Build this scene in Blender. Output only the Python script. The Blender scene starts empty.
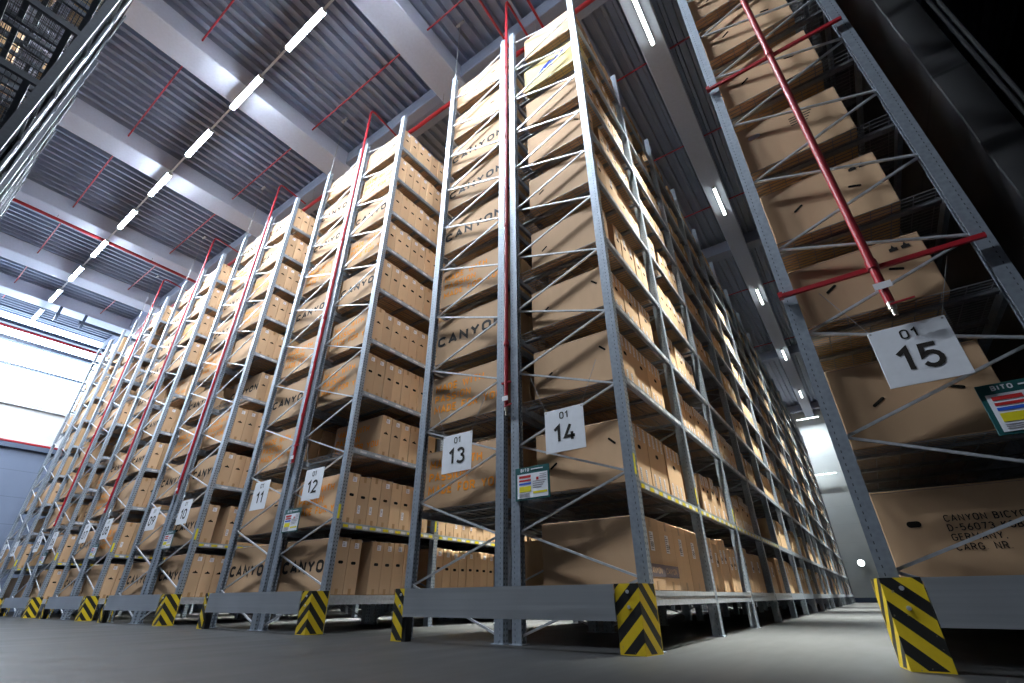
import bpy, math, random
from mathutils import Matrix, Vector

rnd = random.Random(7)
S = bpy.context.scene
COL = S.collection

# ------------------------------------------------------------------ materials
def new_mat(name):
    m = bpy.data.materials.new(name); m.use_nodes = True
    nt = m.node_tree; b = nt.nodes['Principled BSDF']
    return m, nt, b

def N(nt, t, **kw):
    n = nt.nodes.new(t)
    for k, v in kw.items(): setattr(n, k, v)
    return n

def math_n(nt, op, a, b=None, c=None):
    n = N(nt, 'ShaderNodeMath', operation=op)
    for i, v in enumerate((a, b, c)):
        if v is None: continue
        if isinstance(v, (int, float)): n.inputs[i].default_value = v
        else: nt.links.new(v, n.inputs[i])
    return n.outputs[0]

def mixc(nt, f, a, b):
    n = N(nt, 'ShaderNodeMix', data_type='RGBA')
    L = nt.links.new
    if isinstance(f, (int, float)): n.inputs[0].default_value = f
    else: L(f, n.inputs[0])
    for i, v in ((6, a), (7, b)):
        if isinstance(v, tuple): n.inputs[i].default_value = (*v, 1)
        else: L(v, n.inputs[i])
    return n.outputs[2]

def objcoord(nt):
    t = N(nt, 'ShaderNodeTexCoord'); return t.outputs['Object']

def sepxyz(nt, v):
    s = N(nt, 'ShaderNodeSeparateXYZ'); nt.links.new(v, s.inputs[0]); return s.outputs

def noise(nt, vec, scale, detail=3, stretch=None):
    if stretch:
        mp = N(nt, 'ShaderNodeMapping'); mp.inputs['Scale'].default_value = stretch
        nt.links.new(vec, mp.inputs[0]); vec = mp.outputs[0]
    n = N(nt, 'ShaderNodeTexNoise'); n.inputs['Scale'].default_value = scale; n.inputs['Detail'].default_value = detail
    nt.links.new(vec, n.inputs['Vector'])
    return n.outputs['Fac']

def ramp(nt, f, lo, hi):
    n = N(nt, 'ShaderNodeMapRange'); n.inputs['From Min'].default_value = lo; n.inputs['From Max'].default_value = hi
    nt.links.new(f, n.inputs['Value']); return n.outputs['Result']

def plain(name, col, rough=.6, metal=0., spec=.5):
    m, nt, b = new_mat(name)
    o = objcoord(nt); f = noise(nt, o, 14)
    c = mixc(nt, f, tuple(x*.9 for x in col), tuple(min(1, x*1.08) for x in col))
    nt.links.new(c, b.inputs['Base Color'])
    b.inputs['Roughness'].default_value = rough; b.inputs['Metallic'].default_value = metal
    b.inputs['Specular IOR Level'].default_value = spec
    return m

def galvanised(name, col=(.33, .375, .44), rough=.42, metal=.55, holes=False):
    m, nt, b = new_mat(name); o = objcoord(nt)
    v = N(nt, 'ShaderNodeTexVoronoi'); v.inputs['Scale'].default_value = 26; nt.links.new(o, v.inputs['Vector'])
    f = ramp(nt, v.outputs['Distance'], 0, 1.0)
    f2 = noise(nt, o, 3, 4)
    c = mixc(nt, f, tuple(x*.82 for x in col), tuple(min(1, x*1.12) for x in col))
    c = mixc(nt, math_n(nt, 'MULTIPLY', f2, .35), c, tuple(x*.7 for x in col))
    if holes:
        x, y, z = sepxyz(nt, o)
        g = N(nt, 'ShaderNodeNewGeometry'); nx, ny, nz = sepxyz(nt, g.outputs['Normal'])
        ax = math_n(nt, 'GREATER_THAN', math_n(nt, 'ABSOLUTE', nx), .7)
        ay = math_n(nt, 'GREATER_THAN', math_n(nt, 'ABSOLUTE', ny), .7)
        # two columns of punched slots on the aisle face, one column of small holes on the front flange
        zz = math_n(nt, 'ABSOLUTE', math_n(nt, 'SUBTRACT', math_n(nt, 'FRACT', math_n(nt, 'DIVIDE', z, .05)), .5))
        inz = math_n(nt, 'LESS_THAN', zz, .20)
        dy = math_n(nt, 'ABSOLUTE', math_n(nt, 'SUBTRACT', math_n(nt, 'ABSOLUTE', y), .024))
        iny = math_n(nt, 'LESS_THAN', dy, .0085)
        dx = math_n(nt, 'ABSOLUTE', math_n(nt, 'SUBTRACT', x, .018))
        inx = math_n(nt, 'LESS_THAN', dx, .0035)
        h1 = math_n(nt, 'MULTIPLY', math_n(nt, 'MULTIPLY', inz, iny), ax)
        h2 = math_n(nt, 'MULTIPLY', math_n(nt, 'MULTIPLY', inz, inx), ay)
        h = math_n(nt, 'MAXIMUM', h1, h2)
        c = mixc(nt, math_n(nt, 'MULTIPLY', h, .85), c, (.02, .022, .026))
        nt.links.new(math_n(nt, 'MULTIPLY', math_n(nt, 'SUBTRACT', 1., h), metal), b.inputs['Metallic'])
    else:
        b.inputs['Metallic'].default_value = metal
    nt.links.new(c, b.inputs['Base Color']); b.inputs['Roughness'].default_value = rough
    return m

def cardboard(name, col, island=False, spread=.22):
    m, nt, b = new_mat(name); o = objcoord(nt)
    if island:
        r = N(nt, 'ShaderNodeNewGeometry').outputs['Random Per Island']
    else:
        r = N(nt, 'ShaderNodeObjectInfo').outputs['Random']
    f = noise(nt, o, 9, 4, (1, 1, .35)); f2 = noise(nt, o, 55, 2, (1, 1, 4))
    c = mixc(nt, r, tuple(x*(1-spread) for x in col), tuple(min(1, x*(1+spread*.7)) for x in col))
    c = mixc(nt, math_n(nt, 'MULTIPLY', f, .45), c, tuple(x*.72 for x in col))
    c = mixc(nt, math_n(nt, 'MULTIPLY', f2, .18), c, tuple(x*.6 for x in col))
    nt.links.new(c, b.inputs['Base Color']); b.inputs['Roughness'].default_value = .78
    b.inputs['Specular IOR Level'].default_value = .25
    bp = N(nt, 'ShaderNodeBump'); bp.inputs['Strength'].default_value = .12; bp.inputs['Distance'].default_value = .02
    nt.links.new(f, bp.inputs['Height']); nt.links.new(bp.outputs[0], b.inputs['Normal'])
    return m

def emit(name, col, st):
    m, nt, b = new_mat(name)
    b.inputs['Base Color'].default_value = (*col, 1)
    b.inputs['Emission Color'].default_value = (*col, 1); b.inputs['Emission Strength'].default_value = st
    return m

M = {}
M['post'] = galvanised('galvanised_perforated_steel', holes=True)
M['steel'] = galvanised('galvanised_steel')
M['bright_steel'] = galvanised('bright_galvanised_steel', (.66, .69, .74), .36, .6)
M['dark_steel'] = galvanised('dark_painted_steel', (.035, .042, .055), .45, .2)  # near-black colour stands in for shade on the opposite racks
M['rail'] = plain('brushed_aluminium', (.55, .58, .62), .30, .75)
def _brush(m):
    nt = m.node_tree; b = nt.nodes['Principled BSDF']; o = objcoord(nt)
    f = noise(nt, o, 12, 4, (.05, 1, 4)); g = noise(nt, o, 1.3, 2)
    mr = N(nt, 'ShaderNodeMapRange'); mr.inputs['To Min'].default_value = .22; mr.inputs['To Max'].default_value = .48
    nt.links.new(f, mr.inputs['Value']); nt.links.new(mr.outputs[0], b.inputs['Roughness'])
    nt.links.new(mixc(nt, mixf(nt, f, g), (.36, .39, .43), (.72, .75, .79)), b.inputs['Base Color'])
def mixf(nt, a, b): return math_n(nt, 'MULTIPLY', math_n(nt, 'ADD', a, b), .5)
_brush(M['rail'])
M['deck'] = galvanised('dull_steel_mesh', (.24, .25, .27), .5, .5)
M['box'] = cardboard('brown_cardboard', (.61, .395, .235))
M['box_mass'] = cardboard('brown_cardboard_rows', (.57, .37, .205), True, .3)
M['box_yellow'] = cardboard('yellowish_cardboard', (.66, .52, .22))
M['hole'] = plain('dark_hole', (.012, .010, .008), .9, 0, .1)
M['paper'] = plain('white_paper', (.72, .70, .74), .55)
M['ink'] = plain('black_print', (.022, .018, .016), .7, 0, .2)
M['orange_ink'] = plain('orange_print', (.85, .29, .02), .7, 0, .2)
M['blue_ink'] = plain('blue_print', (.02, .05, .42), .7, 0, .2)
M['grey_ink'] = plain('grey_band_print', (.16, .13, .15), .7, 0, .2)
M['tape'] = plain('brown_tape', (.34, .19, .08), .35)
M['sign'] = plain('white_sign_plate', (.74, .76, .82), .45)
M['green'] = plain('petrol_green_board', (.010, .085, .088), .4)
M['red_label'] = plain('red_print', (.50, .02, .02), .5)
M['blue_label'] = plain('blue_label_print', (.02, .10, .55), .5)
M['yellow_label'] = plain('yellow_label', (.72, .62, .01), .5)
M['dark'] = plain('black_plastic', (.03, .03, .033), .6)
M['red_pipe'] = plain('red_painted_pipe', (.34, .009, .018), .38)
M['brass'] = plain('brass', (.55, .5, .42), .35, .9)
M['wire'] = plain('steel_wire', (.35, .36, .38), .4, .6)
M['beam'] = plain('pale_concrete_beam', (.58, .62, .76), .75)
M['tbeam'] = plain('grey_blue_beam', (.27, .30, .40), .75)
M['white_wall'] = plain('white_panel', (.62, .64, .66), .6)
M['dark_wall'] = plain('dark_cladding', (.035, .035, .04), .7)
M['lamp'] = emit('lamp_diffuser', (.82, .91, 1.0), 150)
M['lamp_aisle'] = emit('aisle_lamp_diffuser', (.92, 1.0, .93), 12)
M['lamp_far'] = emit('far_lamp_diffuser', (.9, 1.0, .97), 8)

def stripes_mat():
    m, nt, b = new_mat('yellow_black_chevron_paint'); o = objcoord(nt); x, y, z = sepxyz(nt, o)
    u = math_n(nt, 'ADD', math_n(nt, 'ABSOLUTE', x), math_n(nt, 'ABSOLUTE', y))
    t = math_n(nt, 'ADD', z, math_n(nt, 'MULTIPLY', u, .95))
    s = math_n(nt, 'LESS_THAN', math_n(nt, 'FRACT', math_n(nt, 'DIVIDE', math_n(nt, 'ADD', t, .10), .19)), .5)
    f = noise(nt, o, 18, 4)
    ye = mixc(nt, f, (.60, .42, .012), (.75, .53, .02))
    # worn scuffs
    w = math_n(nt, 'GREATER_THAN', noise(nt, o, 30, 5), .69)
    c = mixc(nt, s, ye, (.012, .012, .012))
    edge = math_n(nt, 'GREATER_THAN', u, .276)
    c = mixc(nt, edge, c, ye)
    foot = math_n(nt, 'LESS_THAN', z, .008)
    c = mixc(nt, foot, c, ye)
    c = mixc(nt, math_n(nt, 'MULTIPLY', w, .6), c, (.25, .22, .16))
    nt.links.new(c, b.inputs['Base Color']); b.inputs['Roughness'].default_value = .42
    return m
M['chevron'] = stripes_mat()

def strip_mat(name, c1, duty1, period, c2=(.70, .70, .73)):
    m, nt, b = new_mat(name); o = objcoord(nt); x, y, z = sepxyz(nt, o)
    fr = math_n(nt, 'FRACT', math_n(nt, 'DIVIDE', y, period))
    a = math_n(nt, 'LESS_THAN', fr, duty1)
    w = math_n(nt, 'MULTIPLY', math_n(nt, 'GREATER_THAN', fr, duty1+.06), math_n(nt, 'LESS_THAN', fr, .86))
    ink = math_n(nt, 'GREATER_THAN', noise(nt, o, 90, 2), .58)
    base = mixc(nt, a, (.40, .43, .50), c1)
    base = mixc(nt, w, base, c2)
    base = mixc(nt, math_n(nt, 'MULTIPLY', ink, .35), base, (.1, .1, .12))
    nt.links.new(base, b.inputs['Base Color']); b.inputs['Roughness'].default_value = .4
    return m
M['strip_yellow'] = strip_mat('yellow_white_shelf_labels', (.74, .60, .01), .45, .26)
M['strip_white'] = strip_mat('white_shelf_labels', (.40, .43, .50), .38, .30)

def concrete_floor():
    m, nt, b = new_mat('polished_concrete_floor'); o = objcoord(nt)
    f = noise(nt, o, .35, 5); f2 = noise(nt, o, 2.2, 6, (1, .25, 1)); f3 = noise(nt, o, 40, 3)
    c = mixc(nt, f, (.015, .015, .0155), (.025, .025, .0255))
    c = mixc(nt, math_n(nt, 'MULTIPLY', ramp(nt, f2, .45, .7), .4), c, (.012, .0118, .012))
    c = mixc(nt, math_n(nt, 'MULTIPLY', f3, .2), c, (.012, .012, .012))
    nt.links.new(c, b.inputs['Base Color'])
    rr = N(nt, 'ShaderNodeMapRange'); b.inputs['Specular IOR Level'].default_value = .25; rr.inputs['To Min'].default_value = .34; rr.inputs['To Max'].default_value = .6
    nt.links.new(f2, rr.inputs['Value']); nt.links.new(rr.outputs[0], b.inputs['Roughness'])
    return m
M['floor'] = concrete_floor()

def panel_wall(name, col, pitch, vert=0., dark=.6):
    m, nt, b = new_mat(name); o = objcoord(nt); x, y, z = sepxyz(nt, o)
    fr = math_n(nt, 'FRACT', math_n(nt, 'DIVIDE', z, pitch))
    s = math_n(nt, 'LESS_THAN', fr, .015)
    if vert:
        s2 = math_n(nt, 'LESS_THAN', math_n(nt, 'FRACT', math_n(nt, 'DIVIDE', y, vert)), .004)
        s = math_n(nt, 'MAXIMUM', s, s2)
    f = noise(nt, o, .8, 6)
    c = mixc(nt, f, tuple(k*.82 for k in col), tuple(min(1, k*1.1) for k in col))
    c = mixc(nt, s, c, tuple(k*dark for k in col))
    nt.links.new(c, b.inputs['Base Color']); b.inputs['Roughness'].default_value = .65
    return m
M['wall_panel'] = panel_wall('insulated_wall_panel', (.15, .19, .28), 1.15)
M['wall_far'] = panel_wall('white_far_wall', (.60, .63, .62), 1.2, dark=.85)
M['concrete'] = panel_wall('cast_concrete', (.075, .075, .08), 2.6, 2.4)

def deck_roof():
    m, nt, b = new_mat('trapezoid_roof_deck'); o = objcoord(nt)
    f = noise(nt, o, 1.5, 4)
    c = mixc(nt, f, (.21, .24, .33), (.27, .30, .40))
    nt.links.new(c, b.inputs['Base Color']); b.inputs['Roughness'].default_value = .45; b.inputs['Metallic'].default_value = .25
    return m
M['roof'] = deck_roof()

def glass_mat():
    m, nt, b = new_mat('window_glass')
    nt.nodes.remove(b); out = nt.nodes['Material Output']
    t = N(nt, 'ShaderNodeBsdfTransparent'); g = N(nt, 'ShaderNodeBsdfGlossy'); g.inputs['Roughness'].default_value = .05
    t.inputs[0].default_value = (.95, .97, 1, 1)
    mx = N(nt, 'ShaderNodeMixShader'); mx.inputs[0].default_value = .06
    nt.links.new(t.outputs[0], mx.inputs[1]); nt.links.new(g.outputs[0], mx.inputs[2]); nt.links.new(mx.outputs[0], out.inputs[0])
    return m
M['glass'] = glass_mat()
M['frame_blue'] = plain('dark_blue_grey_frame', (.07, .10, .16), .5)

# ------------------------------------------------------------------ mesh helpers
class MB:
    def __init__(s): s.v = []; s.f = []; s.mi = []; s.cur = 0
    def quad(s, a, b, c, d):
        i = len(s.v); s.v += [tuple(a), tuple(b), tuple(c), tuple(d)]; s.f.append((i, i+1, i+2, i+3)); s.mi.append(s.cur); return s
    def hexa(s, p):
        i = len(s.v); s.v += [tuple(q) for q in p]
        for q in ((0,3,2,1),(4,5,6,7),(0,1,5,4),(1,2,6,5),(2,3,7,6),(3,0,4,7)):
            s.f.append(tuple(i+k for k in q)); s.mi.append(s.cur)
        return s
    def box(s, x0, x1, y0, y1, z0, z1):
        return s.hexa([(x0,y0,z0),(x1,y0,z0),(x1,y1,z0),(x0,y1,z0),(x0,y0,z1),(x1,y0,z1),(x1,y1,z1),(x0,y1,z1)])
    def cbox(s, x0, x1, y0, y1, z0, z1, c=.006):
        """box with chamfered edges"""
        X, Y, Z = (x0, x1), (y0, y1), (z0, z1); i0 = len(s.v); idx = {}
        for ix in (0, 1):
            for iy in (0, 1):
                for iz in (0, 1):
                    sx, sy, sz = (1-2*ix), (1-2*iy), (1-2*iz)
                    for ax in range(3):
                        p = [X[ix]+sx*c, Y[iy]+sy*c, Z[iz]+sz*c]
                        p[ax] = (X[ix], Y[iy], Z[iz])[ax]
                        idx[(ix, iy, iz, ax)] = len(s.v); s.v.append(tuple(p))
        def add(keys, n):
            vs = [Vector(s.v[idx[k]]) for k in keys]
            nn = (vs[1]-vs[0]).cross(vs[2]-vs[1])
            ks = [idx[k] for k in keys]
            if nn.dot(Vector(n)) < 0: ks.reverse()
            s.f.append(tuple(ks)); s.mi.append(s.cur)
        for ax in range(3):
            o = [a for a in range(3) if a != ax]
            for e in (0, 1):
                ks = []
                for (a, b) in ((0,0),(1,0),(1,1),(0,1)):
                    k = [0,0,0]; k[ax] = e; k[o[0]] = a; k[o[1]] = b; ks.append((*k, ax))
                n = [0,0,0]; n[ax] = 2*e-1; add(ks, n)
            # edges parallel to ax
            for a in (0, 1):
                for b in (0, 1):
                    k0 = [0,0,0]; k1 = [0,0,0]; k1[ax] = 1
                    for k in (k0, k1): k[o[0]] = a; k[o[1]] = b
                    n = [0,0,0]; n[o[0]] = 2*a-1; n[o[1]] = 2*b-1
                    add([(*k0, o[0]), (*k1, o[0]), (*k1, o[1]), (*k0, o[1])], n)
        for ix in (0,1):
            for iy in (0,1):
                for iz in (0,1):
                    add([(ix,iy,iz,0),(ix,iy,iz,1),(ix,iy,iz,2)], (2*ix-1, 2*iy-1, 2*iz-1))
        return s
    def bar(s, p, q, w, h, up=(0, 1, 0)):
        p, q = Vector(p), Vector(q); d = (q-p).normalized(); u = Vector(up)
        a = d.cross(u)
        if a.length < 1e-4: a = d.cross(Vector((1, 0, 0)))
        a.normalize(); b = a.cross(d).normalized(); a *= w/2; b *= h/2
        return s.hexa([p-a-b, p+a-b, p+a+b, p-a+b, q-a-b, q+a-b, q+a+b, q-a+b])
    def tube(s, pts, r, n=10):
        pts = [Vector(p) for p in pts]; rings = []
        for i, p in enumerate(pts):
            d = ((pts[i+1]-p).normalized() if i < len(pts)-1 else Vector()) + ((p-pts[i-1]).normalized() if i else Vector())
            d.normalize(); u = Vector((0,0,1)) if abs(d.z) < .9 else Vector((1,0,0))
            a = d.cross(u).normalized(); b = d.cross(a).normalized()
            k = 1.
            if 0 < i < len(pts)-1:
                c = (pts[i+1]-p).normalized().dot((p-pts[i-1]).normalized()); k = 1/max(.5, math.sqrt((1+c)/2))
            rr = r[i] if isinstance(r, (list, tuple)) else r
            i0 = len(s.v)
            for j in range(n):
                t = 2*math.pi*j/n; s.v.append(tuple(p + (a*math.cos(t)+b*math.sin(t))*rr*(k if 0 < i < len(pts)-1 else 1)))
            rings.append(i0)
        for a, b in zip(rings, rings[1:]):
            for j in range(n):
                s.f.append((a+j, b+j, b+(j+1) % n, a+(j+1) % n)); s.mi.append(s.cur)
        s.f.append(tuple(rings[0]+j for j in range(n))); s.mi.append(s.cur)
        s.f.append(tuple(rings[-1]+j for j in reversed(range(n)))); s.mi.append(s.cur)
        return s
    def prism(s, prof, y0, y1):
        """profile in xz extruded along y (closed outline)"""
        n = len(prof); i = len(s.v)
        s.v += [(x, y0, z) for x, z in prof] + [(x, y1, z) for x, z in prof]
        for j in range(n):
            k = (j+1) % n; s.f.append((i+j, i+k, i+n+k, i+n+j)); s.mi.append(s.cur)
        s.f.append(tuple(i+j for j in reversed(range(n)))); s.mi.append(s.cur)
        s.f.append(tuple(i+n+j for j in range(n))); s.mi.append(s.cur)
        return s
    def mesh(s, name, mats):
        me = bpy.data.meshes.new(name); me.from_pydata(s.v, [], s.f)
        for m in (mats if isinstance(mats, (list, tuple)) else [mats]): me.materials.append(m)
        if any(s.mi): me.polygons.foreach_set('material_index', s.mi)
        me.update(); return me

def obj(name, me, parent=None, loc=(0, 0, 0), rot=None):
    o = bpy.data.objects.new(name, me); COL.objects.link(o); o.location = loc
    if parent: o.parent = parent
    if rot: o.rotation_euler = rot
    return o

def tag(o, label, cat, group=None, kind=None):
    o['label'] = label; o['category'] = cat
    if group: o['group'] = group
    if kind: o['kind'] = kind
    return o

def thing(name, label, cat, loc=(0, 0, 0), group=None):
    return tag(obj(name, None, None, loc), label, cat, group)

def struct(name, me, loc=(0, 0, 0)):
    o = obj(name, me, None, loc); o['kind'] = 'structure'; return o

def box_mesh(name, mat, *a):
    return MB().box(*a).mesh(name, mat)

def _arc(cx, cy, rx, ry, a0, a1, n=10):
    return [(cx+rx*math.cos(math.radians(a0+(a1-a0)*k/n)), cy+ry*math.sin(math.radians(a0+(a1-a0)*k/n))) for k in range(n+1)]
_O = _arc(.26, .72, .26, .28, 0, 180) + _arc(.26, .28, .26, .28, 180, 360) + [(.52, .72)]
GLYPH = {
 '0': (.50, [_arc(.25, .75, .25, .25, 0, 180) + _arc(.25, .25, .25, .25, 180, 360) + [(.50, .75)]]),
 '1': (.30, [[(0, .76), (.26, 1), (.26, 0)]]),
 '2': (.50, [_arc(.25, .74, .24, .26, 165, -38) + [(0, 0), (.52, 0)]]),
 '3': (.50, [_arc(.24, .76, .23, .24, 155, -85), _arc(.24, .27, .26, .27, 85, -155)]),
 '4': (.54, [[(.30, 1), (0, .24), (.54, .24)], [(.38, .50), (.38, 0)]]),
 '5': (.50, [[(.47, 1), (.07, 1), (.04, .53)] + _arc(.25, .32, .25, .32, 125, -155)]),
 '6': (.50, [[(.36, 1), (.05, .44)], _arc(.25, .27, .25, .27, 0, 360, 18)]),
 '7': (.48, [[(0, 1), (.48, 1), (.17, 0)]]),
 '8': (.50, [_arc(.25, .77, .21, .23, 0, 360, 18), _arc(.25, .27, .25, .27, 0, 360, 18)]),
 '9': (.50, [[(.14, 0), (.45, .56)], _arc(.25, .73, .25, .27, 0, 360, 18)]),
 'A': (.56, [[(0, 0), (.28, 1), (.56, 0)], [(.10, .30), (.46, .30)]]),
 'B': (.48, [[(.22, .52), (0, .52)], [(.22, .52)] + _arc(.22, .76, .22, .24, -90, 90) + [(0, 1), (0, 0)] + _arc(.22, .26, .26, .26, -90, 90)]),
 'C': (.52, [_arc(.27, .72, .27, .28, 25, 180) + _arc(.27, .28, .27, .28, 180, 335)]),
 'D': (.50, [[(0, 0), (0, 1)] + _arc(.18, .5, .32, .5, 90, -90, 14) + [(0, 0)]]),
 'E': (.42, [[(.42, 1), (0, 1), (0, 0), (.42, 0)], [(0, .52), (.36, .52)]]),
 'F': (.42, [[(.42, 1), (0, 1), (0, 0)], [(0, .50), (.36, .50)]]),
 'G': (.52, [_arc(.27, .72, .27, .28, 25, 180) + _arc(.27, .28, .27, .28, 180, 350) + [(.53, .46), (.30, .46)]]),
 'H': (.50, [[(0, 0), (0, 1)], [(.5, 0), (.5, 1)], [(0, .52), (.5, .52)]]),
 'I': (.08, [[(.04, 0), (.04, 1)]]),
 'K': (.50, [[(0, 0), (0, 1)], [(.48, 1), (0, .42)], [(.17, .62), (.5, 0)]]),
 'L': (.40, [[(0, 1), (0, 0), (.4, 0)]]),
 'M': (.64, [[(0, 0), (0, 1), (.32, .35), (.64, 1), (.64, 0)]]),
 'N': (.52, [[(0, 0), (0, 1), (.52, 0), (.52, 1)]]),
 'O': (.52, [_O]),
 'P': (.48, [[(0, 0), (0, 1)] + _arc(.22, .73, .25, .27, 90, -90) + [(0, .46)]]),
 'R': (.50, [[(0, 0), (0, 1)] + _arc(.22, .74, .25, .26, 90, -90) + [(0, .48)], [(.24, .48), (.5, 0)]]),
 'S': (.48, [_arc(.24, .75, .23, .25, 30, 250) + _arc(.24, .26, .24, .26, 75, -150)]),
 'T': (.50, [[(0, 1), (.5, 1)], [(.25, 1), (.25, 0)]]),
 'U': (.50, [[(0, 1)] + _arc(.25, .26, .25, .26, 180, 360) + [(.5, 1)]]),
 'W': (.80, [[(0, 1), (.2, 0), (.4, .9), (.6, 0), (.8, 1)]]),
 'Y': (.54, [[(0, 1), (.27, .46), (.54, 1)], [(.27, .46), (.27, 0)]]),
 'Z': (.48, [[(0, 1), (.48, 1), (0, 0), (.48, 0)]]),
 '.': (.06, [[(.03, 0), (.03, .06)]]), ',': (.06, [[(.05, .05), (.0, -.14)]]), '-': (.30, [[(0, .48), (.3, .48)]]), ' ': (.26, []),
}
_txt = {}
def text_mesh(txt, size, mat, t=.15, xs=1., align='CENTER', gap=.17):
    """flat printed lettering in the xz plane, facing -y; size = cap height"""
    key = (txt, size, mat.name, t, xs, align, gap)
    if key in _txt: return _txt[key]
    m = MB(); x = t/2; ribs = []
    for ch in txt:
        w, strokes = GLYPH[ch]
        for st in strokes:
            ribs.append([Vector((x+a*xs, t/2+b*(1-t))) for a, b in st])
        x += w*xs + gap + t
    tot = x - gap - t/2
    ox = {'CENTER': -tot/2, 'LEFT': 0.}[align]
    for pts in ribs:
        closed = (pts[0]-pts[-1]).length < 1e-4 and len(pts) > 3
        if closed: pts = pts[:-1]
        n = len(pts); L, R_ = [], []
        for k in range(n):
            p = pts[k]
            d0 = (p-pts[k-1]) if (k or closed) else None
            d1 = (pts[(k+1) % n]-p) if (k < n-1 or closed) else None
            if d0 is not None and d0.length < 1e-5: d0 = None
            if d1 is not None and d1.length < 1e-5: d1 = None
            d0 = d0.normalized() if d0 is not None else d1.normalized()
            d1 = d1.normalized() if d1 is not None else d0
            tn = (d0+d1)
            tn = tn.normalized() if tn.length > .2 else d1
            nn = Vector((-tn.y, tn.x)); c = max(.42, nn.dot(Vector((-d0.y, d0.x))))
            L.append(p+nn*t/2/c); R_.append(p-nn*t/2/c)
        for k in range(n if closed else n-1):
            k2 = (k+1) % n
            q = [L[k], R_[k], R_[k2], L[k2]]
            m.quad(*[((v.x+ox)*size, -.0012, (v.y-.5)*size) for v in q])
    me = m.mesh('lettering', mat); _txt[key] = me
    return me

# ------------------------------------------------------------------ layout numbers (metres)
D = 4.36                 # front plane of the racks along the cross aisle
BAY = 2.05
NB = 17
XR = [-1.63, -6.24, -10.74, -15.1, -19.45, -23.8]   # aisle-side edge of each back-to-back pair
FW = 1.47                # width of one upright frame
PAIRW = 3.05             # width of a back-to-back pair
TOP = 10.75
LV = [.45, 1.40, 2.52, 3.50, 4.52, 5.64, 6.68, 7.66, 8.68, 9.72]
PW, PD = .112, .088      # upright section
ORD = ['lowest', 'second', 'third', 'fourth', 'fifth', 'sixth', 'seventh', 'eighth', 'ninth', 'topmost']
NTH = ['first', 'second', 'third', 'fourth', 'fifth', 'sixth', 'seventh', 'eighth', 'ninth', 'tenth',
       'eleventh', 'twelfth', 'thirteenth', 'fourteenth', 'fifteenth', 'sixteenth', 'seventeenth', 'eighteenth',
       'nineteenth', 'twentieth']

# racks: number -> (outer-left x, side of its aisle)
RACK = {}
for k in range(6):
    xr = XR[k]
    RACK[14-2*k] = (xr-FW, +1)
    RACK[13-2*k] = (xr-PAIRW, -1)
RACK[15] = (0.0, -1)

# ------------------------------------------------------------------ shared rack meshes
def post_mesh(h):
    """C-section upright: web on +x (aisle) side, flanges front and back, small returns"""
    m = MB(); t = .006
    x0, x1 = -PW/2, PW/2; y0, y1 = -PD/2, PD/2
    m.box(x1-t, x1, y0, y1, 0, h)
    m.box(x0, x1-t, y0, y0+t, 0, h)
    m.box(x0, x1-t, y1-t, y1, 0, h)
    m.box(x0, x0+t, y0+t, y0+.026, 0, h)
    m.box(x0, x0+t, y1-.026, y1-t, 0, h)
    return m.mesh('upright_post', M['post'])
POST = post_mesh(TOP)
BASE = MB().box(-.075, .075, -.07, .07, 0, .008).box(-.012, .012, -.06, -.05, .008, .03).mesh('base_plate', M['steel'])
STRAP = MB().box(-.003, .0015, -PD/2-.0015, -.008, 0, .2).mesh('yellow_marker', M['yellow_label'])

def brace_pts(lo, hi, inset=.045):
    """list of ((s,z),(s,z)) with s 0=gap side, 1=aisle side"""
    out = []; k = 0
    gap = [.07+.945*i for i in range(12)]; ais = [.545+.945*i for i in range(11)]
    for i in range(11):
        out.append((0, gap[i], 1, ais[i]))
        if i+1 < 12: out.append((1, ais[i], 0, gap[i+1]))
    return [(a, z0, b, z1) for a, z0, b, z1 in out if max(z0, z1) < TOP-.05]
BR = brace_pts(0, TOP)
SPAN = FW - 2*PW + .05
def one_brace(m, xg, xa, z0, z1, y=0.):
    # channel-shaped strut: web plus two lips
    p, q = Vector((xg, y, z0)), Vector((xa, y, z1))
    m.bar(p, q, .020, .004)
    d = (q-p).normalized(); nrm = Vector((-d.z, 0, d.x))*.009
    off = Vector((0, .010, 0))
    m.bar(p+nrm+off, q+nrm+off, .003, .020); m.bar(p-nrm+off, q-nrm+off, .003, .020)
    return m
BRUP = one_brace(MB(), 0, SPAN, 0, .475).mesh('brace', M['bright_steel'])     # rising to the aisle side (+x)
BRDN = one_brace(MB(), 0, SPAN, .47, 0).mesh('brace', M['bright_steel'])

def beam_mesh(h, mat):
    m = MB(); L = BAY-.10
    # sigma-like shelf beam: box face plus recess line
    m.box(-.022, .022, 0, L, -h, -h*.62).box(-.022, .016, 0, L, -h*.62, -h*.36).box(-.022, .022, 0, L, -h*.36, 0)
    m.box(-.026, .026, -.006, 0, -h-.03, .02).box(-.026, .026, L, L+.006, -h-.03, .02)
    return m.mesh('shelf_beam', mat)
BEAM = beam_mesh(.085, M['steel']); BEAM0 = beam_mesh(.115, M['bright_steel'])
STRIPY = MB().box(0, .002, .03, BAY-.14, -.066, -.026).mesh('label_strip', M['strip_yellow'])
STRIPW = MB().box(0, .002, .03, BAY-.14, -.058, -.024).mesh('label_strip', M['strip_white'])

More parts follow.
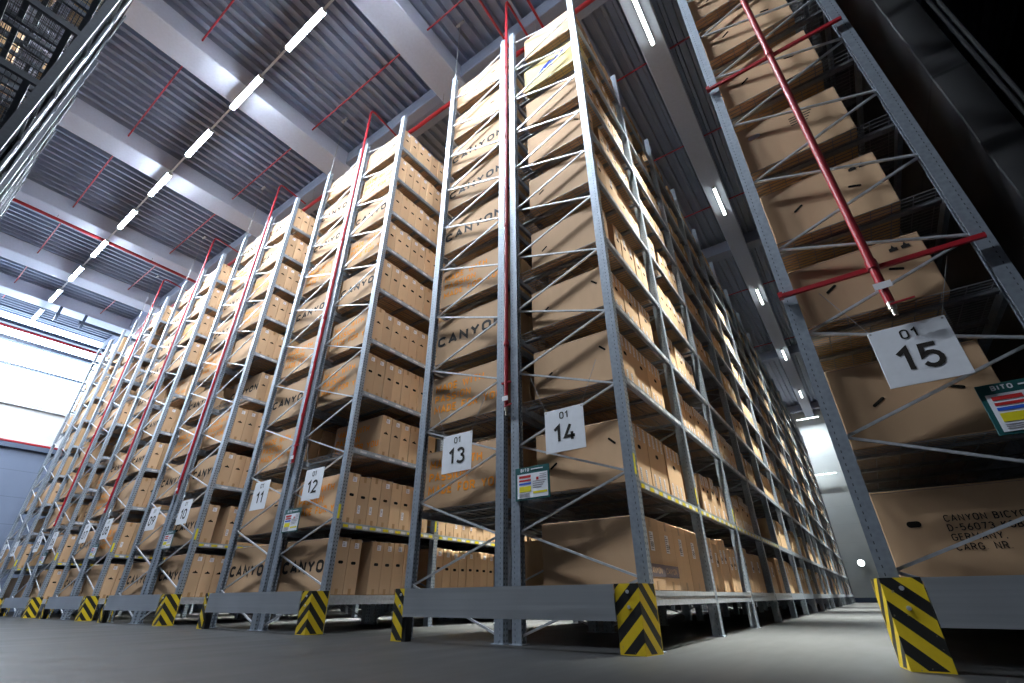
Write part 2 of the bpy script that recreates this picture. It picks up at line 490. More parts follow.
def deck_mb(m, x0, x1, y0, y1, z, fine=True):
    if fine:
        n = int((y1-y0)/.05)
        for i in range(n+1):
            y = y0 + (y1-y0)*i/n; m.box(x0, x1, y-.003, y+.003, z-.014, z-.008)
        for i in range(9):
            x = x0+.04 + (x1-x0-.08)*i/8; m.box(x-.003, x+.003, y0, y1, z-.020, z-.014)
    else:
        m.box(x0, x1, y0, y1, z-.016, z-.010)
    for i in range(4):
        y = y0+.18 + (y1-y0-.36)*i/3
        m.box(x0, x1, y-.03, y+.03, z-.045, z-.021)
    return m
DECK = deck_mb(MB(), 0, FW-.12, .01, BAY-.01, 0).mesh('wire_shelf', M['deck'])

def recolour(me, mat):
    c = me.copy(); c.materials.clear(); c.materials.append(mat); return c
DARKSET = None
def build_rack(num, xl, side, y0, d, nb, label, full_posts, ind_beams, ind_decks, fine_braces):
    """xl: outer-left x of the frame; side: +1 aisle on +x; d: +1 the row runs to +y, -1 to -y"""
    xa = xl+FW-PW/2 if side > 0 else xl+PW/2
    xg = xl+PW/2 if side > 0 else xl+FW-PW/2
    xm = xl+FW/2
    K = dict(post=POST, up=BRUP, dn=BRDN, beam=BEAM, beam0=BEAM0, deck=DECK, base=BASE)
    mp, ms, md = M['post'], M['steel'], M['deck']
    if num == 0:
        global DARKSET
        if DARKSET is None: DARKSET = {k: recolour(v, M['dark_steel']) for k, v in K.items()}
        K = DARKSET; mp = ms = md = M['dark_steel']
    R = thing('pallet_rack', label, 'rack', (xm, y0, 0), 'rows of storage racks')
    lx = lambda x: x-xm
    mass_p, mass_b, mass_be, mass_d = MB(), MB(), MB(), MB()
    for j in range(nb+1):
        y = d*(PD/2 + BAY*j)
        for x, s in ((xa, side), (xg, -side)):
            if j <= full_posts:
                p = obj('upright_post', K['post'], R, (lx(x), y, 0), None if s > 0 else (0, 0, math.pi))
                if j < 3:
                    obj('base_plate', K['base'], p)
                    if x == xa and d > 0 and side > 0: obj('yellow_marker', STRAP, p, (PW/2, 0, 1.44))
            else:
                mass_p.box(lx(x)-PW/2, lx(x)+PW/2, y-PD/2, y+PD/2, 0, TOP)
        for (a, z0, b, z1) in BR:
            if j < fine_braces:
                x0 = lx(xg) + side*.031
                up = (a == 0)
                z = z0 if up else z1
                # meshes run from gap side (0) to aisle side (+SPAN)
                o = obj('brace', K['up'] if up else K['dn'], R, (x0, y-.012*(1 if up else -1), z if up else z1+0*z0))
                if not up: o.location.z = z0
                if not up:
                    o.location.z = z0  # aisle-side node height
                if side < 0: o.scale.x = -1
                if not up: o.location.z = z0
            else:
                mass_b.bar((lx(xg if a == 0 else xa), y, z0), (lx(xa if a == 0 else xg), y, z1), .020, .02)
    for j in range(nb):
        yb = d*(PD + .008 + BAY*j) if d > 0 else -(PD+.008+BAY*(j+1)) + .112
        for i, z in enumerate(LV):
            h = .115 if i == 0 else .085
            if j < ind_beams:
                b = obj('shelf_beam', K['beam0'] if i == 0 else K['beam'], R, (lx(xa)+side*.03, yb, z))
                if d > 0 and side > 0 and 0 < i < 8:
                    obj('label_strip', STRIPY if i == 1 else STRIPW, b, (.022, 0, 0))
            else:
                mass_be.box(lx(xa)+side*.03-.022, lx(xa)+side*.03+.022, yb, yb+BAY-.09, z-h, z)
            mass_be.box(lx(xg)-side*.03-.022, lx(xg)-side*.03+.022, yb, yb+BAY-.09, z-h, z)
            if j < ind_decks:
                obj('wire_shelf', K['deck'], R, (lx(xl)+.06, yb, z))
            else:
                deck_mb(mass_d, lx(xl)+.06, lx(xl)+FW-.06, yb+.01, yb+BAY-.06, z, fine=False)
    for m, n, mt in ((mass_p, 'upright_post', mp), (mass_b, 'brace', ms), (mass_be, 'shelf_beam', ms), (mass_d, 'wire_shelf', md)):
        if m.v:
            o = obj(n, m.mesh(n, mt), R); o['kind'] = 'stuff'
    return R

# fix for descending struts: build them from the aisle-side node upward to the gap side
BRDN = one_brace(MB(), 0, SPAN, .47, 0).mesh('brace', M['bright_steel'])

for num, (xl, side) in RACK.items():
    near = num in (13, 14, 15)
    lab = {15: 'tall steel rack behind hanging sign 15 beside the concrete wall'}.get(num, 'tall galvanised steel rack behind hanging sign %02d' % num)
    build_rack(num, xl, side, D, 1, NB, lab, 17 if num == 14 else (6 if near else 4), 4 if num == 14 else (2 if num >= 10 else 1),
               2 if near else 1, 2 if near else 1)

# ------------------------------------------------------------------ cartons
PALE = 'box'
mass = MB()
CAM = Vector((0, 0, .4))
RECS = []
for num, (xl, side) in RACK.items():
    r = random.Random(100+num)
    xr = xl+FW
    for lv, z in enumerate(LV):
        for bay in range(NB):
            if num != 14 and bay >= (5 if num == 15 else 8) and not (num in (13, 15)): continue
            ya = D + PD + .025 + BAY*bay; yb = D + BAY*(bay+1) - .02
            # cartons of one bay share a thickness
            if num == 14:
                T = {0: .46, 1: .56, 2: .50, 3: .50}.get(lv, r.choice([.25, .28, .46])) if bay == 0 else r.choice([.24, .26, .30, .46, .52])
            else:
                T = r.choice([.215, .225, .235])
            H0 = {14: .64, 15: .66}.get(num, .72)
            H = H0 + r.uniform(-.04, .04)
            if num == 14 and lv == 0: H = .64
            Lx = {14: 1.12, 15: 1.0, 13: 1.32}.get(num, 1.30) + r.uniform(-.02, .02)
            y = ya + r.uniform(0, .02); i = 0
            # gaps the photograph shows
            if bay == 0:
                if num == 13 and lv == 0: continue
                if num == 12 and lv == 2: y += .50; 
                if num == 15 and lv == 0: y += .12
                if num == 10 and lv == 4: y += .30
                if num == 8 and lv == 5: y += .25
            elif r.random() < .06: continue
            if num <= 6 and bay == 0 and r.random() < .4: y += T*2
            while y+T < yb:
                if not (i == 0 and bay == 0) and r.random() < (.07 if num == 14 else .05):
                    y += T*.9; i += 1; continue
                h = H + (r.uniform(-.10, .02) if (num == 14 and bay > 0) else r.uniform(-.012, .012))
                jx = r.uniform(0, .018)
                if side > 0: x1 = xr-.055-jx; x0 = x1-Lx
                else: x0 = xl+.06+jx; x1 = x0+Lx
                if num == 15: x0 = xl+.10+jx; x1 = x0+Lx
                RECS.append(dict(num=num, side=side, lv=lv, bay=bay, i=i, x0=x0, x1=x1, y=y, T=T-.006, z=z+.001, h=h, end=(bay == 0 and i == 0)))
                y += T; i += 1

def seen(rc):
    """solid angle of the face the photograph can show, 0 when other racks stand in front of it"""
    xc = (rc['x0']+rc['x1'])/2; zc = rc['z']+rc['h']/2
    if rc['end']:
        p = Vector((xc, rc['y'], zc)); v = p-CAM
        return (rc['x1']-rc['x0'])*rc['h']*abs(v.y)/v.length**3
    if rc['side'] < 0: return 0
    yc = rc['y']+rc['T']/2; p = Vector((rc['x1'], yc, zc)); v = p-CAM
    if rc['num'] != 14:
        xcross = v.x*(D/v.y)
        k = (14-rc['num'])//2
        free = (XR[k]-.02 < xcross < XR[k-1]-PAIRW+.05)
        low = rc['num'] == 12 and rc['lv'] <= 1 and rc['bay'] < 3 and -4.68 < xcross < -3.3
        if not (free or low): return 0
    return rc['T']*rc['h']*abs(v.x)/v.length**3
for q in RECS: q['s'] = seen(q)
RECS.sort(key=lambda q: -q['s'])
INDIV = [q for q in RECS[:296] if q['s'] > 0]
for q in RECS[len(INDIV):]:
    mass.cur = 0
    mass.cbox(q['x0'], q['x1'], q['y'], q['y']+q['T'], q['z'], q['z']+q['h'], .004)
    if q['side'] > 0 and q['num'] in (14, 12):
        xf = q['x1']+.0015; yc = q['y']+q['T']/2; rr = rnd.random()
        if rr < .75:
            mass.cur = 1; w = min(.05, q['T']*.3); zt = q['z']+q['h']*rnd.uniform(.55, .8)
            mass.quad((xf, yc-w, zt), (xf, yc+w, zt), (xf, yc+w, zt+.14), (xf, yc-w, zt+.14))
        if rr > .3:
            mass.cur = 2; zt = q['z']+q['h']*.45
            mass.quad((xf, yc-.03, zt), (xf, yc+.03, zt), (xf, yc+.02, zt+.03), (xf, yc-.02, zt+.03))
tag(obj('cardboard_box_rows', mass.mesh('cardboard_box_rows', [M['box_mass'], M['paper'], M['hole']])),
    'long rows of brown cartons deeper inside the racks', 'boxes', 'cartons on the racks', 'stuff')

def slot_mesh(w, h, mat, n=8):
    m = MB(); pts = []
    for s in (1, -1):
        for k in range(n+1):
            t = -math.pi/2 + math.pi*k/n
            pts.append((s*(w/2-h/2) + s*math.cos(t)*h/2, s*math.sin(t)*h/2))
    m.prism([(x, z) for x, z in pts], -.0015, .0005)
    return m.mesh('handle_hole', mat)
SLOT = slot_mesh(.105, .024, M['hole']); OVAL = slot_mesh(.085, .042, M['hole']); WSLOT = slot_mesh(.13, .055, M['paper'])
def tri_mesh():
    return MB().prism([(-.05, -.012), (.05, -.012), (.036, .012), (.014, .018), (0, .04), (-.014, .018), (-.036, .012)], -.0015, .0005).mesh('handle_hole', M['hole'])
TRI = tri_mesh()
LAB = {}
def label_mesh(w, h):
    k = (round(w, 2), round(h, 2))
    if k not in LAB:
        m = MB(); m.box(-w/2, w/2, -.0015, .0005, -h/2, h/2); m.cur = 1
        rr = random.Random(int(w*1000+h*77))
        z = h/2-.018
        while z > -h/2+.015:
            m.box(-w/2+.008, -w/2+.008+(w-.016)*rr.uniform(.35, .95), -.0022, -.0016, z-.004, z+.003); z -= .019
        LAB[k] = m.mesh('shipping_label', [M['paper'], M['grey_ink']])
    return LAB[k]
CARTON = {}
def carton_mesh(L, T, h, mat):
    k = (round(L, 2), round(T, 2), round(h, 2), mat)
    if k not in CARTON:
        L_, T_, h_ = k[:3]
        m = MB(); m.cbox(-L_/2, L_/2, 0, T_, 0, h_, .006)
        m.cur = 1     # tape over the flap seams on top and on the narrow ends
        m.box(-L_/2-.0012, L_/2+.0012, T_/2-.025, T_/2+.025, h_-.0005, h_+.0012)
        for sx in (-1, 1):
            xx = sx*(L_/2+.0006); m.box(xx-.0006, xx+.0006, T_/2-.025, T_/2+.025, h_-.09, h_)
            m.box(xx-.0006, xx+.0006, T_/2-.025, T_/2+.025, 0, .08)
        m.cur = 2     # folded flap edge lines
        m.box(-L_/2+.01, L_/2-.01, -.0008, 0.0004, h_-.016, h_-.0135)
        CARTON[k] = m.mesh('cardboard_box', [M[mat], M['tape'], M['grey_ink']])
    me = CARTON[k]
    return me, k[0], k[1], k[2]

ORANGE_AT = {13: (0, 1, 2, 4), 12: (1, 2, 3, 4, 6, 8), 11: (2, 4, 6), 10: (3, 6, 7), 9: (3, 5, 8), 8: (1, 5, 7), 7: (2, 4), 6: (3,), 5: (), 4: ()}
PLAIN_AT = {12: (9,), 13: (8, 9), 11: (1, 9), 10: (5,), 9: (1,), 8: (0, 2)}
RZ = math.pi/2
for q in INDIV:
    num, lv = q['num'], q['lv']
    L, T, h = q['x1']-q['x0'], q['T'], q['h']
    mat = 'box_yellow' if (num == 14 and lv in (8,) and q['bay'] == 0) else 'box'
    me, L, T, h = carton_mesh(L, T, h, mat)
    b = obj('cardboard_box', me, None, ((q['x0']+q['x1'])/2, q['y'], q['z']))
    desc = 'plain brown carton'
    if q['end']:
        if num == 14:
            if lv == 8:
                desc = 'yellowish carton with blue zigzag mark'
                m = MB()
                for qd in (((-.30, .02), (-.10, .10), (.02, .27), (-.14, .20)), ((-.14, .12), (.04, .06), (.14, .20), (-.04, .24)), ((.0, .08), (.16, .13), (.34, .32), (.12, .24))):
                    m.hexa([(a, -.002, b) for a, b in qd] + [(a, 0, b) for a, b in qd])
                obj('blue_logo', m.mesh('blue_logo', M['blue_ink']), b, (.0, -.0006, h*.36))
                obj('border_line', MB().box(-.42, .42, -.001, .0005, 0, .01).mesh('border_line', M['grey_ink']), b, (0, -.0006, h*.16))
            elif lv in (1, 2, 3, 4, 5, 6, 7):
                desc = 'brown carton with two black slits'
                obj('handle_hole', SLOT, b, (-L*.30, -.0006, h*.42), (0, -.6, 0))
                if lv < 4 or lv == 6: obj('handle_hole', SLOT, b, (L*.34, -.0006, h*.66), (0, .75, 0))
        elif num == 15:
            if lv == 0:
                desc = 'dim carton with black print'
                obj('handle_hole', OVAL, b, (-L*.30, -.0006, h*.62))
                for n_, s in enumerate(('CANYON BICYCLES', 'D-56073 KOBLENZ', 'GERMANY,', 'CARG. NR.')):
                    obj('lettering', text_mesh(s, .046, M['ink'], .15, 1., 'LEFT'), b, (-L*.12, -.0008, h*.66-n_*.062))
            elif lv == 4:
                desc = 'carton with white handle hole'
                obj('handle_hole', WSLOT, b, (-L*.34, -.0006, h*.72))
                for n_ in range(4):
                    obj('printed_line', MB().box(0, .22-.02*n_, -.001, .0005, 0, .012).mesh('printed_line', M['ink']), b, (.02, -.0006, h*.74-n_*.036))
            else:
                desc = 'brown carton with two black slits'
                obj('handle_hole', SLOT, b, (-L*.22, -.0006, h*.5), (0, -.6, 0))
                obj('handle_hole', SLOT, b, (L*.26, -.0006, h*.52), (0, .35, 0))
                if lv in (2, 3):
                    for n_ in range(2):
                        obj('handling_symbol', MB().prism([(-.03, 0), (.03, 0), (.03, .03), (.012, .035), (0, .065), (-.012, .035), (-.03, .03)], -.0015, .0005).mesh('handling_symbol', M['ink']), b, (L*.30+.085*n_, -.0006, h*.80))
        elif lv in ORANGE_AT.get(num, ()):
            desc = 'brown carton with orange slogan'
            sz = h*.20
            for n_, s in enumerate(('MADE WITH', 'PASSION', 'MADE FOR YOU')):
                obj('lettering', text_mesh(s, .118, M['orange_ink'], .20, 1.10, 'LEFT', .14), b, (-L*.445, -.0008, h*.76-n_*sz*1.12))
        elif lv in PLAIN_AT.get(num, ()) or num <= 5:
            obj('handle_hole', SLOT, b, (L*.26, -.0006, h*.6))
        else:
            desc = 'brown carton lettered in black'
            obj('lettering', text_mesh('CANYON', .175, M['ink'], .25, 1.42, 'CENTER', .24), b, (0.0, -.0008, h*.50))
    # narrow end towards the aisle
    if q['side'] > 0:
        fx = L/2+.0006; yc = T/2; r = random.Random(int(q['y']*1000)+lv*13+num)
        big = T > .4
        if num == 14:
            obj('handle_hole', OVAL, b, (fx, yc+r.uniform(-.03, .03), h*.62), (0, 0, RZ))
            if lv == 0:
                if q['bay'] == 0 and q['i'] < 2:
                    obj('grey_band', MB().box(-T/2, T/2, -.001, .0005, 0, h*.17).mesh('grey_band', M['grey_ink']), b, (fx, yc, h*.18), (0, 0, RZ))
                    obj('lettering', text_mesh('CANYON', .055, M['box'], .17, 1.2), b, (fx+.0012, yc, h*.265), (0, 0, RZ))
                obj('shipping_label', label_mesh(.10 if big else .07, .17), b, (fx, yc-.01, h*.66), (0, 0, RZ))
            elif lv < 4:
                for t in range(4 if big else 2):
                    obj('shipping_label', label_mesh(.045, .15), b, (fx, T*(.14+.24*t) if big else T*(.3+.4*t), h*.86), (0, 0, RZ))
                for t in range(3 if big else 1):
                    obj('shipping_label', label_mesh(.04, .17), b, (fx, T*(.18+.28*t), h*.15), (0, 0, RZ))
            elif r.random() < .7:
                obj('shipping_label', label_mesh(.08, .13), b, (fx, yc, h*.8), (0, 0, RZ))
            if q['i'] > 0 or q['bay'] > 0: desc = 'brown labelled carton'
        else:
            obj('handle_hole', TRI if (num in (10, 8) or (num == 12 and lv in (2, 4))) else OVAL, b, (fx, yc, h*.56), (0, 0, RZ))
            if r.random() < .8:
                obj('shipping_label', label_mesh(.075, .075), b, (fx, yc+.02, h*.88), (0, 0, RZ))
            if lv == 1 and r.random() < .5:
                obj('shipping_label', label_mesh(.05, .12), b, (fx, yc-.05, h*.3), (0, 0, RZ))
    shelf = {0: 'lowest shelf', 9: 'topmost shelf'}.get(lv, ORD[lv]+' shelf up')
    q['obj'] = b; q['desc'] = desc; q['shelf'] = shelf

from collections import defaultdict
rows = defaultdict(list)
for q in INDIV:
    if not q['end']: rows[(q['num'], q['lv'])].append(q)
for (num, lv), qs in rows.items():
    qs.sort(key=lambda q: q['y'])
    first_end = any(1 for q in INDIV if q['end'] and q['num'] == num and q['lv'] == lv)
    for n_, q in enumerate(qs):
        q['label'] = '%s, %s behind the end carton, %s, aisle side of rack %02d' % (q['desc'], NTH[n_], q['shelf'], num)
for q in INDIV:
    if q['end']: q['label'] = '%s at the end of rack %02d, %s' % (q['desc'], q['num'], q['shelf'])
    tag(q['obj'], q['label'], 'box', 'cartons on the racks')

# ------------------------------------------------------------------ hanging number signs, boards
for num, (xl, side) in RACK.items():
    cx = xl + FW/2 if num != 15 else .725
    cx += (0 if side > 0 else .02) if num != 15 else 0
    yv = D-.05
    cx += .02 if num != 15 else 0
    t = thing('number_sign', 'white hanging sign reading 01 %02d' % num, 'sign', (cx, yv, 1.77), 'rack number signs')
    obj('sign_plate', MB().cbox(-.245, .245, -.003, .003, 0, .485, .002).mesh('sign_plate', M['sign']), t)
    obj('numeral', text_mesh('01', .082, M['ink'], .15, 1.05), t, (.0, -.0035, .405))
    obj('numeral', text_mesh('%02d' % num, .205, M['ink'], .165, 1.05), t, (0, -.0035, .20))
    for s in (-1, 1):
        obj('hanging_wire', MB().tube([(s*.225, 0, .47), (s*.44, .03, .98)], .0025, 5).mesh('hanging_wire', M['wire']), t)
        obj('eyelet', MB().tube([(s*.225, -.005, .465), (s*.225, .005, .465)], .008, 8).mesh('eyelet', M['wire']), t)

for num in (15, 14, 12, 10, 8, 6):
    xl, side = RACK[num]
    x0 = xl+.065 if num != 15 else .93
    t = thing('notice_board', 'green edged load notice board on the front of rack %02d' % num, 'notice', (x0, D-.006, 1.33), 'load notices')
    obj('board', MB().cbox(0, .45, -.004, .004, 0, .355, .002).mesh('board', M['green']), t)
    obj('paper_sheet', MB().box(.03, .425, -.006, -.004, .02, .28).mesh('paper_sheet', M['sign']), t)
    def patch(name, mat, x0_, x1_, z0_, z1_):
        obj(name, MB().box(x0_, x1_, -.0075, -.006, z0_, z1_).mesh(name, M[mat]), t)
    patch('red_label', 'red_label', .055, .21, .235, .262); patch('red_label', 'red_label', .055, .21, .198, .218)
    patch('blue_label', 'blue_label', .055, .21, .162, .184); patch('yellow_label', 'yellow_label', .055, .21, .085, .145)
    patch('yellow_label', 'yellow_label', .235, .415, .06, .082)
    patch('red_symbol', 'red_label', .28, .31, .20, .23)
    for n_ in range(4): patch('printed_line', 'grey_ink', .235, .235+.17*(1-.12*n_), .185-.022*n_, .190-.022*n_)
    for n_ in range(3): patch('printed_line', 'grey_ink', .325, .41, .255-.02*n_, .259-.02*n_)
    for n_ in range(3): patch('printed_line', 'grey_ink', .055, .19, .065-.014*n_, .068-.014*n_)
    obj('lettering', text_mesh('BITO', .036, M['sign'], .22, 1.1, 'LEFT'), t, (.075, -.0035, .322))
    patch('title_line', 'sign', .215, .37, .318, .328)

# ------------------------------------------------------------------ rack end guards
def guard(xl_, xr_, label, cover=True, dy=.20):
    t = thing('end_guard', label, 'guard', (xr_, D-dy, 0), 'rack end guards')
    w = xr_-xl_
    a0 = -w+(.215 if cover else .27); a1 = -.268
    rail = MB()
    rail.box(a0, a1, -.044, -.036, .235, .492)
    rail.box(a0, a1, -.044, -.010, .492, .498).box(a0, a1, -.044, -.010, .229, .235)
    obj('guard_rail', rail.mesh('guard_rail', M['rail']), t)
    for s in (1, -1):
        # bent plate: front leg, and a side leg splayed a little towards the aisle
        m = MB(); q = -s
        def leg(p, pn):
            (x0, y0), (x1, y1) = p; nx, ny = pn
            pts = [(x0, y0), (x1, y1), (x1+nx, y1+ny), (x0+nx, y0+ny)]
            if (x1-x0)*ny-(y1-y0)*nx < 0: pts.reverse()
            m.hexa([(a, b, 0) for a, b in pts] + [(a, b, .50) for a, b in pts])
        leg(((0, 0), (q*(.16 if (s < 0 and cover) else .215), 0)), (0, .007))
        leg(((0, 0), (s*.05, .235)), (q*.007, .002))
        p = obj('corner_protector', m.mesh('corner_protector', M['chevron']), t, (-.05 if s > 0 else -w+.05, -.03, 0))
        p['label'] = 'yellow and black chevron striped protector'
        for z in (.33, .44):
            obj('bolt', MB().tube([(q*.10, .0, z), (q*.10, -.010, z)], .014, 8).mesh('bolt', M['bright_steel']), p)
        obj('guard_post', MB().box(-.05, .05, .012, .10, 0, .48).mesh('guard_post', M['dark']), p, (q*.16, 0, 0))
    return t
for k in range(6):
    xr_ = XR[k]+(.05 if k == 0 else .08)
    guard(xr_-PAIRW+(.06 if k == 0 else 0), xr_, 'chevron ended guard rail before racks %02d and %02d' % (13-2*k, 14-2*k), True, (.25, .18, .15, .09, .09, .09)[k])
guard(-.055, 3.0, 'dim chevron ended guard rail before rack 15', False)

# ------------------------------------------------------------------ sprinkler pipes
def clampring(m, x, y, z, r): m.tube([(x, y, z-.02), (x, y, z+.02)], r, 12)
for k in range(5):
    x = XR[k]-PAIRW/2-.005; yv = D-.012
    za = 12.25
    t = thing('sprinkler_riser', 'red riser pipe between racks %02d and %02d' % (13-2*k, 14-2*k), 'pipe', (x, yv, 2.36), 'sprinkler risers')
    obj('pipe', MB().tube([(0, 0, .12), (0, 0, za-2.36-.12), (0, .03, za-2.36-.03), (0, .12, za-2.36), (0, 5.28-yv, za-2.36-.1)], .026, 12).mesh('pipe', M['red_pipe']), t)
    m = MB()
    for z in (1.0, 3.1, 5.2, 7.3): m.tube([(0, 0, z-.025), (0, 0, z+.025)], .036, 12)
    obj('coupling', m.mesh('coupling', M['red_pipe']), t)
    obj('drain_valve', MB().tube([(0, 0, 0), (0, 0, .05), (0, 0, .06), (0, 0, .12)], [.014, .014, .024, .024], 10).mesh('drain_valve', M['brass']), t)
    obj('valve_handle', MB().bar((-.01, -.03, .10), (.10, -.03, .12), .012, .012).mesh('valve_handle', M['red_pipe']), t)
    obj('white_tag', MB().box(-.045, .045, -.032, -.028, .18, .24).mesh('white_tag', M['paper']), t)
    obj('pipe_clamp', MB().box(-.07, .07, -.012, .012, .42, .445).mesh('pipe_clamp', M['red_pipe']), t)
t = thing('sprinkler_riser', 'red riser pipe slanting past cartons in front of rack 15', 'pipe', (.70, D-.09, 2.35), 'sprinkler risers')
obj('pipe', MB().tube([(0, 0, .1), (0, 0, 9.9)], .033, 14).mesh('pipe', M['red_pipe']), t)
m = MB()
for z in (.48, 3.61, 6.2): m.tube([(0, 0, z-.04), (0, 0, z+.04)], .042, 14)
obj('coupling', m.mesh('coupling', M['red_pipe']), t)
obj('drain_valve', MB().tube([(0, 0, -.02), (0, 0, .03), (0, 0, .04), (0, 0, .11)], [.018, .018, .03, .03], 12).mesh('drain_valve', M['brass']), t)
obj('valve_handle', MB().bar((-.01, -.035, .07), (.15, -.035, .08), .014, .014).mesh('valve_handle', M['red_pipe']), t)
obj('white_tag', MB().box(-.06, .06, -.040, -.036, .22, .28).mesh('white_tag', M['paper']), t)
for z in (2.82-2.35, 5.96-2.35):
    obj('support_bar', MB().box(-.70, .72, .032, .062, z-.02, z+.02).mesh('support_bar', M['red_pipe']), t)
    obj('bar_end', MB().box(-.72, -.68, .01, .07, z-.028, z+.028).mesh('bar_end', M['red_pipe']), t)

def pipe(label, pts, r, clamps=()):
    p0 = Vector(pts[0]); t = thing('sprinkler_pipe', label, 'pipe', p0, 'ceiling sprinkler pipes')
    obj('pipe', MB().tube([Vector(p)-p0 for p in pts], r, 10).mesh('pipe', M['red_pipe']), t)
    if clamps:
        m = MB()
        for c in clamps:
            c = Vector(c)-p0; m.tube([c, c+Vector((0, 0, 13.15-(c.z+p0.z)))], .006, 6)
        obj('hanger_rods', m.mesh('hanger_rods', M['wire']), t)
    return t
pipe('thick red pipe under the grey cross beam behind the rack tops', [(-29, 5.32, 11.95), (5, 5.32, 11.95)], .055, [(-27+3*i, 5.32, 11.95) for i in range(11)])
pipe('thin red pipe across the ceiling just before the racks', [(-30, 3.98, 12.95), (5, 3.98, 12.95)], .022, [(-28+3*i, 3.98, 12.95) for i in range(11)])
pipe('thin red pipe across the ceiling behind the lamp line', [(-30, .8, 12.95), (5, .8, 12.95)], .022, [(-28+3*i, .8, 12.95) for i in range(11)])
for n_, yy in enumerate((8.0, 11.2, 14.4, 20.8, 27.2)):
    pipe('thin red pipe crossing over the rack row, %s from the cross beam' % NTH[n_], [(-6, yy, 12.95), (2, yy, 12.95)], .024, [(-3, yy, 12.95), (1, yy, 12.95)])
pipe('dark red pipe running beside a ceiling beam towards the window', [(-20.47, -.6, 12.43), (-20.47, 5.3, 12.43)], .06, [(-20.47, .6, 12.3), (-20.47, 3.6, 12.3)])
pipe('red pipe before the tall window', [(-30.9, -5, 12.05), (-30.9, 12, 12.05)], .07, [(-30.9, -3+3*i, 12.05) for i in range(5)])
pipe('red pipe on the wall under the window', [(-31.41, -5, 6.98), (-31.41, 14, 6.98)], .06)
for n_, (xx, w_) in enumerate(((-3.62, 'left of'), (-2.72, 'right of'))):
    pipe('red branch pipe %s the riser above rack 14' % w_, [(xx, 2.6, 12.35), (xx, 5.28, 12.0)], .03, [(xx, 3, 12.3)])

# ------------------------------------------------------------------ ceiling lamps
def lamp(x, y, z, along, mat, label, Lh=.72, grp='cross aisle lamps', hw=.055, watts=0, spread=180):
    """slim batten: shallow housing with side lips, diffuser set between the lips"""
    t = thing('ceiling_lamp', label, 'lamp', (x, y, z), grp)
    def bx(m, a0, a1, b0, b1, z0, z1):
        return m.box(a0, a1, b0, b1, z0, z1) if along == 'x' else m.box(b0, b1, a0, a1, z0, z1)
    m = MB(); bx(m, -Lh-.02, Lh+.02, -hw-.012, hw+.012, .0, .06)
    for sgn in (-1, 1):
        bx(m, sgn*Lh-.02*(sgn < 0), sgn*Lh+.02*(sgn > 0), -hw, hw, -.05, 0)
    obj('housing', m.mesh('housing', M['white_wall']), t)
    m = MB(); bx(m, -Lh, Lh, -hw, hw, -.05, .0)
    obj('diffuser', m.mesh('diffuser', mat), t)
    if watts:
        la = bpy.data.lights.new('lamp_light', 'AREA'); la.shape = 'RECTANGLE'; la.energy = watts; la.spread = math.radians(spread)
        la.size, la.size_y = (2*Lh, 2*hw) if along == 'x' else (2*hw, 2*Lh)
        la.color = (.82, .91, 1.0) if along == 'x' else (.95, 1.0, .93)
        obj('lamp_light', la, t, (0, 0, -.056))
W_CROSS, W_AISLE = 540., 800.
xs = [-2.05-2.67*i for i in range(11)]
for i, x in enumerate(xs):
    lamp(x, 2.06, 12.2, 'x', M['lamp'], 'bright tube lamp over the cross aisle, %s in line from rack 15' % NTH[i], watts=W_CROSS)
tr = thing('lamp_track', 'thin pale track carrying the cross aisle lamps', 'track', (0, 2.06, 12.27))
obj('rail', MB().box(-30.2, -.8, -.022, .022, .0, .05).mesh('rail', M['white_wall']), tr)
m = MB()
for i in range(10): m.tube([(-3.4-2.67*i, 0, .05), (-3.4-2.67*i, 0, .9)], .006, 6)
obj('suspension_rods', m.mesh('suspension_rods', M['wire']), tr)
for i in range(5):
    lamp(-.80, 6.6+7.2*i, 12.5, 'y', M['lamp_aisle'], 'tube lamp under the beam over the aisle beside rack 14, %s from front' % NTH[i], .75, 'aisle lamps', .04, W_AISLE, 30)
for i in range(5):
    lamp(-1.0-3.2*i, 40.3, 12.2, 'x', M['lamp_far'], 'tube lamp over the far cross aisle, %s in line' % NTH[i], .72, 'far cross aisle lamps', .055, 260)
for k in range(1, 5):
    for i in range(3):
        lamp(XR[k-1]-PAIRW-.78, 8.2+7.2*i, 12.5, 'y', M['lamp_aisle'], 'tube lamp over the aisle between racks %02d and %02d, %s from front' % (14-2*k, 15-2*k, NTH[i]), .75, 'aisle lamps', .04, W_AISLE, 30)
lamp(-1.4, 41.6, 8.3, 'x', M['lamp_far'], 'small bar lamp on the far white wall', 1.0, None, .03)
t = thing('wall_lamp', 'small round lamp low on the far white wall', 'lamp', (-.73, 41.95, 2.33))
obj('housing', MB().tube([(0, 0, 0), (0, -.06, 0)], .22, 20).mesh('housing', M['white_wall']), t)
obj('diffuser', MB().tube([(0, -.06, 0), (0, -.12, 0)], [.2, .12], 20).mesh('diffuser', M['lamp_far']), t)

# suspension cables over the outer posts
for k in range(5):
    x = XR[k]-PAIRW+PW/2
    t = thing('steel_cable', 'thin cable from ceiling to the outer post of rack %02d' % (13-2*k), 'cable', (x, D+.03, TOP), 'post top cables')
    obj('cable', MB().tube([(0, 0, -.05), (0, 0, 2.3)], .008, 6).mesh('cable', M['wire']), t)
    obj('ceiling_bracket', MB().box(-.12, .12, -.03, .03, 2.28, 2.33).mesh('ceiling_bracket', M['wire']), t)

